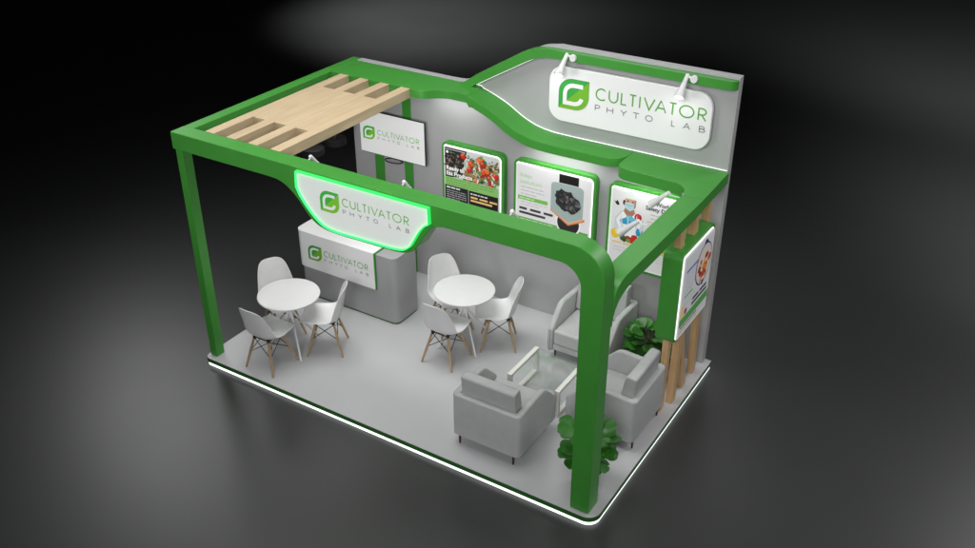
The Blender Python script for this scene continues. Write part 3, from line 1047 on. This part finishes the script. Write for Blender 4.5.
# --- doctor poster
t, p, y0 = lightbox('light_box_poster', 'green framed light box poster of a masked doctor holding a tomato', (4.445, YW, 1.235), 0.945, 1.115)
a = Art(0.945, 1.115, y0)
a.rect(0.02, 0.98, 0.02, 0.97, rgb(222, 221, 222))
WH, SH = rgb(236, 238, 240), rgb(200, 206, 212)
a.poly([(0.07, 0.40), (0.08, 0.62), (0.16, 0.72), (0.27, 0.75), (0.40, 0.73), (0.50, 0.66), (0.53, 0.40)], SH)
a.poly([(0.09, 0.40), (0.10, 0.61), (0.18, 0.71), (0.27, 0.735), (0.39, 0.72), (0.48, 0.65), (0.50, 0.40)], WH)
a.poly([(0.20, 0.72), (0.29, 0.63), (0.37, 0.72), (0.35, 0.78), (0.22, 0.78)], rgb(168, 118, 92))
a.disc(0.285, 0.835, 0.088, rgb(205, 158, 128), sy=1.22, n=28)
a.disc(0.198, 0.835, 0.020, rgb(52, 44, 40), sy=2.0, n=10)
a.poly([(0.19, 0.895), (0.38, 0.895), (0.372, 0.945), (0.33, 0.985), (0.27, 0.99), (0.215, 0.96)], rgb(214, 222, 218))
a.disc(0.252, 0.862, 0.017, rgb(60, 42, 34), sy=0.6, n=10)
a.disc(0.325, 0.862, 0.017, rgb(60, 42, 34), sy=0.6, n=10)
a.poly([(0.205, 0.835), (0.285, 0.85), (0.365, 0.835), (0.36, 0.775), (0.29, 0.735), (0.215, 0.77)], rgb(176, 206, 214))
a.poly([(0.045, 0.835), (0.075, 0.82), (0.09, 0.845), (0.115, 0.825), (0.13, 0.79), (0.10, 0.78), (0.075, 0.795)], rgb(40, 36, 38))
BL, BL2 = rgb(46, 150, 190), rgb(98, 188, 214)
a.poly([(0.15, 0.60), (0.28, 0.665), (0.40, 0.645), (0.42, 0.59), (0.30, 0.56), (0.17, 0.555)], BL)
a.poly([(0.24, 0.66), (0.30, 0.685), (0.37, 0.66), (0.35, 0.60), (0.25, 0.62)], BL2)
a.poly([(0.42, 0.545), (0.50, 0.52), (0.50, 0.44), (0.42, 0.44), (0.40, 0.49)], BL)
a.disc(0.42, 0.685, 0.055, rgb(168, 30, 28), n=16)
a.disc(0.41, 0.697, 0.038, rgb(206, 56, 46), n=14)
for i, (u_, v_, r_, c_) in enumerate(((0.10, 0.41, 0.075, (226, 196, 52)), (0.13, 0.44, 0.05, (240, 216, 90)), (0.22, 0.37, 0.05, (60, 92, 44)), (0.29, 0.375, 0.045, (140, 60, 40)), (0.34, 0.365, 0.05, (170, 30, 30)), (0.39, 0.39, 0.06, (200, 40, 34)), (0.45, 0.37, 0.04, (64, 110, 50)), (0.30, 0.35, 0.035, (120, 150, 60)), (0.24, 0.345, 0.03, (50, 70, 36)), (0.50, 0.365, 0.035, (210, 120, 50)))):
    a.disc(u_, v_, r_, rgb(*c_), n=14, wob=0.2, seed=i)
for q in (((0.16, 0.70), (0.20, 0.55), (0.225, 0.42), (0.20, 0.42), (0.175, 0.56)), ((0.40, 0.71), (0.38, 0.60), (0.40, 0.52), (0.425, 0.60)), ((0.27, 0.70), (0.285, 0.60), (0.28, 0.45), (0.265, 0.60)), ((0.10, 0.58), (0.14, 0.50), (0.12, 0.44), (0.10, 0.46)), ((0.46, 0.60), (0.49, 0.55), (0.48, 0.47), (0.455, 0.52))):
    a.poly(q, rgb(206, 212, 218))
a.poly([(0.345, 0.895), (0.378, 0.89), (0.372, 0.80), (0.35, 0.775)], rgb(170, 124, 98))
a.poly([(0.205, 0.83), (0.285, 0.815), (0.36, 0.83), (0.36, 0.82), (0.285, 0.80), (0.205, 0.815)], rgb(150, 184, 194))
a.text('World', 0.66, 0.885, 0.072, rgb(52, 50, 52), 0.002)
a.text('Safety Day', 0.52, 0.815, 0.072, rgb(52, 50, 52), 0.002)
a.lines(0.60, 0.94, 0.755, 2, 0.05, rgb(180, 180, 178), 0.012, 21)
a.lines(0.56, 0.94, 0.66, 3, 0.045, rgb(206, 176, 160), 0.012, 22)
a.poly([(0.50, 0.27), (0.98, 0.27), (0.98, 0.48), (0.72, 0.44), (0.60, 0.37)], rgb(128, 198, 88))
a.lines(0.66, 0.95, 0.41, 3, 0.036, rgb(186, 226, 160), 0.012, 23)
a.rect(0.05, 0.20, 0.292, 0.312, rgb(236, 190, 120))
a.rect(0.22, 0.50, 0.292, 0.312, rgb(236, 190, 120))
a.rect(0.55, 0.96, 0.275, 0.300, rgb(238, 186, 116))
a.lines(0.08, 0.50, 0.23, 2, 0.04, rgb(196, 196, 196), 0.010, 24)
a.lines(0.66, 0.94, 0.225, 3, 0.035, rgb(200, 200, 202), 0.009, 25)
a.done(p)
# --- poster on the outer side
t, p, y0 = lightbox('light_box_poster', 'green framed light box with a round food picture, fixed to the wooden posts', (5.742, 2.03, 1.235), 0.945, 1.115, PI / 2, depth=0.235)
a = Art(0.945, 1.115, y0)
a.rect(0.02, 0.98, 0.02, 0.97, rgb(216, 217, 220))
NV = rgb(38, 44, 104)
a.rect(0.10, 0.52, 0.775, 0.81, rgb(120, 136, 182))
a.lines(0.10, 0.52, 0.735, 6, 0.04, rgb(176, 180, 190), 0.012, 31)
a.poly([(0.68, 0.955), (0.74, 0.955), (0.80, 0.90), (0.64, 0.90)], NV)
a.disc(0.70, 0.665, 0.275, NV, sy=1.08, n=40)
a.disc(0.705, 0.665, 0.255, rgb(220, 208, 200), sy=1.09, n=40)
rnd = random.Random(12)
for i in range(30):
    r_ = 0.19 * math.sqrt(rnd.random())
    th = rnd.random() * 2 * PI
    a.disc(0.73 + r_ * math.cos(th), 0.625 + r_ * 0.9 * math.sin(th), 0.03 + 0.02 * rnd.random(), [rgb(222, 140, 60), rgb(190, 70, 40), rgb(232, 178, 96), rgb(150, 50, 40)][i % 4], n=9, wob=0.4, seed=i)
a.poly([(0.70, 0.40), (0.74, 0.40), (0.76, 0.46), (0.68, 0.46)], NV)
a.rect(0.10, 0.38, 0.475, 0.497, rgb(98, 168, 82))
a.lines(0.10, 0.50, 0.44, 3, 0.035, rgb(186, 188, 192), 0.010, 32)
for (u0, u1, v) in ((0.42, 0.62, 0.325), (0.66, 0.90, 0.325), (0.40, 0.92, 0.265)):
    a.rect(u0, u1, v, v + 0.034, rgb(52, 54, 60), 0.008)
a.rect(0.16, 0.24, 0.255, 0.32, rgb(150, 60, 110), 0.02)
a.rect(0.02, 0.14, 0.22, 0.40, rgb(232, 206, 150))
a.rect(0.02, 0.98, 0.135, 0.235, rgb(86, 160, 78))
a.lines(0.08, 0.92, 0.095, 1, 0.04, rgb(120, 124, 128), 0.026, 33)
a.lines(0.08, 0.92, 0.055, 1, 0.04, rgb(190, 170, 130), 0.014, 34)
a.done(p)

# ------------------------------------------------------------------ wooden posts
def plank(name, label, p0, p1, wx_, wy_):
    t = thing(name, label, 'post', (p0[0], p0[1], 0), 0, 'wooden posts beside the outer poster')
    bm = bmesh.new()
    dx, dy, h = p1[0] - p0[0], p1[1] - p0[1], p1[2] - 0.001
    vs = []
    for (ox, oy, z) in ((0, 0, 0.001), (dx, dy, p1[2])):
        for sx, sy in ((-1, -1), (1, -1), (1, 1), (-1, 1)):
            vs.append(bm.verts.new((ox + sx * wx_ / 2, oy + sy * wy_ / 2, z)))
    for f in ((0, 3, 2, 1), (4, 5, 6, 7), (0, 1, 5, 4), (1, 2, 6, 5), (2, 3, 7, 6), (3, 0, 4, 7)):
        bm.faces.new([vs[i] for i in f])
    make('timber', bm, M['post_wood'], t, 0.004)
    return t
# (built as poles that pass just behind the light box)

# ------------------------------------------------------------------ round table
def round_table(x, y, label):
    t = thing('round_table', label, 'table', (x, y, 0), 0, 'round white bistro tables')
    r = 0.425
    bm = bmesh.new()
    lathe(bm, [(0.0, 0.838), (r - 0.02, 0.838), (r - 0.004, 0.846), (r, 0.856), (r - 0.003, 0.866), (r - 0.012, 0.870), (0.0, 0.870)], 64)
    make('tabletop', bm, M['plastic'], t, smooth=50)
    bm = bmesh.new()
    tube(bm, (0, 0, 0.50), (0, 0, 0.837), 0.030, None, 16)
    make('stem', bm, M['plastic'], t, smooth=40)
    for k in range(4):
        a_ = math.radians(-36 + 90 * k)
        bm = bmesh.new()
        c, s = math.cos(a_), math.sin(a_)
        sweep(bm, [(0.022 * c, 0.022 * s, 0.62), (0.06 * c, 0.06 * s, 0.52), (0.41 * c, 0.41 * s, 0.012)], 0.0145, 10)
        make('leg', bm, M['plastic'], t, smooth=50)
    return t

# ------------------------------------------------------------------ shell chair
def chair(x, y, rz, label):
    """faces local +y"""
    t = thing('shell_chair', label, 'chair', (x, y, 0), rz, 'white shell chairs with wooden legs')
    k = 1.195
    prof = [(0.262, 0.415, 0.10), (0.256, 0.435, 0.155), (0.232, 0.449, 0.190), (0.17, 0.450, 0.212), (0.09, 0.440, 0.226), (0.0, 0.425, 0.232),
            (-0.08, 0.425, 0.232), (-0.145, 0.440, 0.230), (-0.190, 0.478, 0.226), (-0.212, 0.535, 0.220), (-0.228, 0.61, 0.206),
            (-0.247, 0.70, 0.190), (-0.266, 0.78, 0.166), (-0.279, 0.828, 0.138), (-0.286, 0.854, 0.095), (-0.289, 0.864, 0.045)]
    lift = [0.00, 0.004, 0.012, 0.020, 0.030, 0.040, 0.052, 0.066, 0.078, 0.080, 0.072, 0.058, 0.042, 0.025, 0.012, 0.0]
    cur = smooth_curve([(p[0], p[1], p[2]) for p in prof], 2)
    lf = smooth_curve([(q, 0, 0) for q in lift], 2)
    nv = 16
    bm = bmesh.new()
    rows = []
    for i, (f, z, hw) in enumerate(cur):
        q0, q1 = cur[max(i - 1, 0)], cur[min(i + 1, len(cur) - 1)]
        tg = Vector((q1[0] - q0[0], q1[1] - q0[1])).normalized()
        nrm = Vector((-tg.y, tg.x))          # towards the sitter
        if nrm.y < 0 and nrm.x < 0:
            nrm = -nrm
        nrm = Vector((tg.y, -tg.x)) if Vector((tg.y, -tg.x)).dot(Vector((0.6, 0.8))) > 0 else Vector((-tg.y, tg.x))
        row = []
        for j in range(nv + 1):
            v = -1 + 2 * j / nv
            w = hw * math.sin(v * PI / 2) * (1.0 if abs(v) < 1 else 1.0)
            up = lf[i][0] * abs(math.sin(v * PI / 2)) ** 3.2
            row.append(bm.verts.new((w * k, (f + nrm.x * up) * k, (z + nrm.y * up) * k)))
        rows.append(row)
    for A, B in zip(rows, rows[1:]):
        for j in range(nv):
            bm.faces.new((A[j], A[j + 1], B[j + 1], B[j]))
    o = make('shell', bm, M['plastic'], t, smooth=180)
    md = o.modifiers.new('thick', 'SOLIDIFY')
    md.thickness = 0.010
    md.offset = 0
    md = o.modifiers.new('sub', 'SUBSURF')
    md.levels = 1
    md.render_levels = 2
    foot, head = 0.245, 0.125
    ends = []
    for sx, sy in ((-1, -1), (1, -1), (1, 1), (-1, 1)):
        p0, p1 = Vector((sx * foot, sy * foot - 0.01, 0.002)), Vector((sx * head, sy * head - 0.02, 0.475))
        bm = bmesh.new()
        tube(bm, p0, p0.lerp(p1, 0.5), 0.013, 0.020, 12)
        tube(bm, p0.lerp(p1, 0.5), p1, 0.020, 0.016, 12)
        make('leg', bm, M['leg_wood'], t, smooth=50)
        ends.append((p0, p1))
    bm = bmesh.new()
    r = 0.0055
    for i in range(4):
        (a0, a1), (b0, b1) = ends[i], ends[(i + 1) % 4]
        tube(bm, a0.lerp(a1, 0.52), b0.lerp(b1, 0.97), r, None, 6)
        tube(bm, b0.lerp(b1, 0.52), a0.lerp(a1, 0.97), r, None, 6)
        tube(bm, a1, b1, r * 1.3, None, 6)
    tube(bm, ends[0][1], ends[2][1], r * 1.4, None, 6)
    tube(bm, ends[1][1], ends[3][1], r * 1.4, None, 6)
    for e0, e1 in ends:
        tube(bm, e1 - Vector((0, 0, 0.03)), e1 + Vector((0, 0, 0.03)), 0.020, None, 8)
    make('wire_brace', bm, M['wire'], t, smooth=50)
    return t

TC1, TC2 = (0.905, 0.845), (2.875, 2.20)
round_table(*TC1, 'white round bistro table left of the counter front with three chairs round it')
round_table(*TC2, 'white round bistro table in the middle of the deck near the back wall')
ch0 = chair(0.915, 0.385, 0.0, 'white shell chair seen from behind, closest to the slim green corner post')
def put(x, y, deg, lab):
    c = copy_tree(ch0)
    c.location = W(x, y, 0)
    c.rotation_euler = (0, 0, math.radians(deg))
    c['label'] = lab
def round_it(c, deg, lab):
    t_ = math.radians(deg - 90)
    put(c[0] + 0.46 * math.cos(t_), c[1] + 0.46 * math.sin(t_), deg, lab)
round_it(TC1, 120, 'white shell chair in side view before the counter, right of its round table')
round_it(TC1, 240, 'white shell chair facing forward behind the round table left of the counter')
round_it(TC2, 0, 'white shell chair with its back to the front edge, before the middle round table')
round_it(TC2, 120, 'white shell chair in side view between the middle round table and an armchair')
round_it(TC2, 240, 'white shell chair facing forward behind the middle table, close to the wall')

# ------------------------------------------------------------------ armchair
def rbox(bm, x0, x1, y0, y1, z0, z1):
    box(bm, x0, x1, y0, y1, z0, z1)
def armchair(x, y, rz, label):
    """faces local +y; back at -y"""
    t = thing('armchair', label, 'armchair', (x, y, 0), rz, 'pale grey lounge armchairs')
    hw, d0, d1 = 0.465, -0.46, 0.46
    zb = 0.13
    th = 0.085
    def ztop(y_):
        return interp([(d0, 0.735), (d0 + 0.10, 0.740), (0.10, 0.765), (0.16, 0.757), (0.215, 0.715), (d1 - 0.03, 0.500), (d1 + 0.01, 0.455)], y_)
    ys = [d1, d1 - 0.01, d1 - 0.04, 0.36, 0.29, 0.24, 0.20, 0.17, 0.13, 0.08, -0.10, -0.28]
    R1, R2 = 0.060, 0.015
    outp, innp = [], []
    for y_ in ys:
        q = 0.03 - math.sqrt(max(0, 0.03 ** 2 - max(0, y_ - d1 + 0.03) ** 2))
        outp.append((-hw + q, y_))
        innp.append((-hw + th - min(q, 0.02), y_))
    for i in range(7):
        t_ = PI + i * PI / 2 / 6
        outp.append((-hw + R1 + R1 * math.cos(t_), d0 + R1 + R1 * math.sin(t_)))
        innp.append((-hw + th + R2 + R2 * math.cos(t_), d0 + th + R2 + R2 * math.sin(t_)))
    outp += [(-p[0], p[1]) for p in outp[::-1]]
    innp += [(-p[0], p[1]) for p in innp[::-1]]
    bm = bmesh.new()
    rings = []
    for po, pi_ in zip(outp, innp):
        zt = ztop(po[1])
        mid = ((po[0] + pi_[0]) / 2, (po[1] + pi_[1]) / 2)
        e = 0.022
        def L(p, q, f):
            d_ = Vector(q) - Vector(p)
            d_.normalize()
            return (p[0] + d_.x * f, p[1] + d_.y * f)
        o1, o2, i1, i2 = L(po, pi_, 0.007), L(po, pi_, e), L(pi_, po, 0.007), L(pi_, po, e)
        rings.append([bm.verts.new(v) for v in ((*o2, zb), (*po, zb + 0.012), (*po, zt - e), (*o1, zt - 0.007), (*o2, zt), (*i2, zt), (*i1, zt - 0.007), (*pi_, zt - e), (*pi_, zb + 0.012), (*i2, zb))])
    for A, B in zip(rings, rings[1:]):
        for i in range(10):
            bm.faces.new((A[i], A[(i + 1) % 10], B[(i + 1) % 10], B[i]))
    bm.faces.new(rings[0])
    bm.faces.new(rings[-1][::-1])
    make('shell', bm, M['fabric'], t, smooth=50)
    bm = bmesh.new()
    box(bm, -hw + 0.087, hw - 0.087, d0 + 0.09, d1 - 0.02, zb + 0.02, 0.24)
    make('seat_base', bm, M['fabric'], t, 0.01)
    bm = bmesh.new()
    box(bm, -hw + 0.090, hw - 0.090, d0 + 0.092, d1 - 0.008, 0.242, 0.47)
    o = make('seat_cushion', bm, M['fabric'], t, 0.040, seg=5)
    # back cushion leaning on the back panel
    prof = round_poly([(d0 + 0.095, 0.475), (d0 + 0.285, 0.475), (d0 + 0.195, 1.000), (d0 + 0.055, 0.985)], [0.02, 0.04, 0.045, 0.035], 6)
    bm = bmesh.new()
    prism(bm, prof, -hw + 0.098, hw - 0.098, 'yz')
    make('back_cushion', bm, M['fabric'], t, 0.018, seg=4)
    for sx in (-1, 1):
        for yy in (d0 + 0.035, d1 - 0.09):
            bm = bmesh.new()
            tube(bm, (sx * (hw - 0.09), yy, 0.001), (sx * (hw - 0.09), yy, zb + 0.003), 0.012, 0.016, 12)
            make('leg', bm, M['sofa_leg'], t, smooth=40)
    return t
ac = armchair(4.385, 0.765, 0.0, 'pale grey armchair showing its back to the front edge of the deck')
c = copy_tree(ac)
c.location = W(5.405, 1.725, 0)
c.rotation_euler = (0, 0, PI / 2)
c['label'] = 'pale grey armchair showing its back to the outer side, next to the wooden posts'
c = copy_tree(ac)
c.location = W(4.49, 2.94, 0)
c.rotation_euler = (0, 0, PI)
c['label'] = 'pale grey armchair standing against the back wall and facing forward'

# ------------------------------------------------------------------ glass coffee table
gt = thing('coffee_table', 'low glass coffee table with two white loop frames between the armchairs', 'table', (4.42, 1.76, 0))
for sx in (-1, 1):
    x0, x1 = (-0.375, -0.315) if sx < 0 else (0.315, 0.375)
    yo0, yo1, zo = -0.37, 0.37, 0.40
    bm = bmesh.new()
    th = 0.05
    outer = [(yo0, 0.002), (yo1, 0.002), (yo1, zo), (yo0, zo)]
    inner = [(yo0 + th, 0.002 + th), (yo1 - th, 0.002 + th), (yo1 - th, zo - th), (yo0 + th, zo - th)]
    va = [[bm.verts.new((xx, p[0], p[1])) for p in outer] for xx in (x0, x1)]
    vb = [[bm.verts.new((xx, p[0], p[1])) for p in inner] for xx in (x0, x1)]
    for i in range(4):
        j = (i + 1) % 4
        bm.faces.new((va[0][i], va[0][j], va[1][j], va[1][i]))
        bm.faces.new((vb[0][i], vb[1][i], vb[1][j], vb[0][j]))
        for q in (0, 1):
            bm.faces.new((va[q][i], va[q][j], vb[q][j], vb[q][i]))
    make('loop_frame', bm, M['frame_white'], gt, 0.004)
boxo('glass_top', (-0.312, 0.312, -0.365, 0.365, 0.375, 0.395), M['glass'], gt, 0.003)

# ------------------------------------------------------------------ plants
def leaf_bm(bm, base, dirv, up, size, rnd):
    d = Vector(dirv).normalized()
    s = d.cross(Vector(up)).normalized()
    n = s.cross(d).normalized()
    N = 7
    rows = []
    for i in range(N + 1):
        t = i / N
        w = size * 0.70 * math.sin(PI * min(max(t, 0.0), 1.0)) ** 0.62 * (0.82 + 0.36 * t)
        c = Vector(base) + d * (t * size * 1.15) + n * (-0.22 * size * t * t)
        rows.append([bm.verts.new(c - s * w + n * 0.10 * w), bm.verts.new(c - s * w * 0.5 - n * 0.02 * w), bm.verts.new(c - n * 0.05 * w),
                     bm.verts.new(c + s * w * 0.5 - n * 0.02 * w), bm.verts.new(c + s * w + n * 0.10 * w)])
    for A, B in zip(rows, rows[1:]):
        for j in range(4):
            bm.faces.new((A[j], A[j + 1], B[j + 1], B[j]))
def plant(x, y, label, seed, H, rad, nleaf, size, z_low):
    rnd = random.Random(seed)
    t = thing('potted_plant', label, 'plant', (x, y, 0), 0, 'leafy green plants on the deck')
    bm = bmesh.new()
    lathe(bm, [(0.075, 0.002), (0.085, 0.01), (0.11, 0.20), (0.114, 0.205), (0.10, 0.206), (0.098, 0.19)], 28)
    make('pot', bm, M['pot'], t, smooth=40)
    bm = bmesh.new()
    lathe(bm, [(0.0975, 0.188), (0.05, 0.194), (0.0, 0.196)], 20)
    make('soil', bm, M['soil'], t, smooth=60)
    sb, lb = bmesh.new(), bmesh.new()
    for i in range(nleaf):
        f = (i + 0.5) / nleaf
        a_ = i * 2.39996 + rnd.uniform(-0.4, 0.4)
        z = z_low + (H - z_low) * (f ** 0.8) * rnd.uniform(0.86, 1.06)
        rr = rad * (0.35 + 0.65 * math.sin(PI * min(1, 0.18 + 0.82 * (1 - f)) ** 1.0)) * rnd.uniform(0.45, 1.0)
        p = Vector((rr * math.cos(a_), rr * math.sin(a_), z))
        b0 = Vector((0.03 * math.cos(a_), 0.03 * math.sin(a_), 0.19))
        mid = Vector((0.30 * p.x, 0.30 * p.y, 0.19 + 0.72 * (max(z, 0.25) - 0.19)))
        sweep(sb, [b0, mid, p], 0.006, 5)
        out = Vector((math.cos(a_), math.sin(a_), rnd.uniform(-0.35, 0.35) + 0.5 * f))
        leaf_bm(lb, p, out, (rnd.uniform(-0.3, 0.3), rnd.uniform(-0.3, 0.3), 1), size * rnd.uniform(0.8, 1.2), rnd)
    make('stem', sb, M['stem'], t, smooth=60)
    make('foliage', lb, M['leaf'], t, smooth=60)
plant(5.62, 0.52, 'dark green broad leaved plant behind the thick front corner post', 3, 0.82, 0.26, 44, 0.155, 0.24)
plant(5.36, 2.95, 'dark green broad leaved plant in the back corner behind an armchair', 8, 0.66, 0.30, 74, 0.145, 0.20)

# wooden posts last of the big things: three stand inside the light box line, one leans
plank('wooden_post', 'straight wooden post closest to the back wall beside the outer poster', (5.84, 3.23), (5.85, 3.00, 2.698), 0.085, 0.10)
plank('wooden_post', 'wooden post leaning to the front at its top, foot in the middle of the row', (5.84, 2.86), (5.85, 2.10, 2.698), 0.09, 0.12)
plank('wooden_post', 'wooden post leaning to the back at its top, foot next to the armchair', (5.86, 2.47), (5.85, 2.60, 2.698), 0.09, 0.12)
plank('wooden_post', 'wooden post whose foot is hidden by the armchair back', (5.80, 2.24), (5.80, 2.36, 2.698), 0.08, 0.10)

# ------------------------------------------------------------------ light given by the stand's own lamps, plus an added canopy fill
for i, (x, y, z) in enumerate(((2.05, 3.28, 3.15), (3.70, 3.27, 2.72), (5.10, 3.20, 2.69))):
    area('shelf_light', (x, y, z), (x, y + 0.03, 0.0), 0.9, (2.6, 3.6, 3.6)[i], spread=150, size_y=0.10)
for loc in ((3.705, 3.08, 3.78), (5.305, 3.08, 3.80)):
    spot('board_lamp_light', loc, (loc[0], loc[1] + 0.32, 3.3), 1.5, 140, 0.9, 0.04)
area('canopy_fill', (1.0, 1.6, 3.14), (1.0, 1.6, 0.0), 1.2, 8, spread=100)  # added fill that brightens the counter and tables, not a lamp of the stand
for x, p in ((1.87, 55), (3.215, 6), (4.60, 5)):
    spot('cone_lamp_light', (x, 0.72, 2.93), (x - (0.9 if x < 2 else 0), 3.45, 2.2), p, 75, 1.0, 0.04)
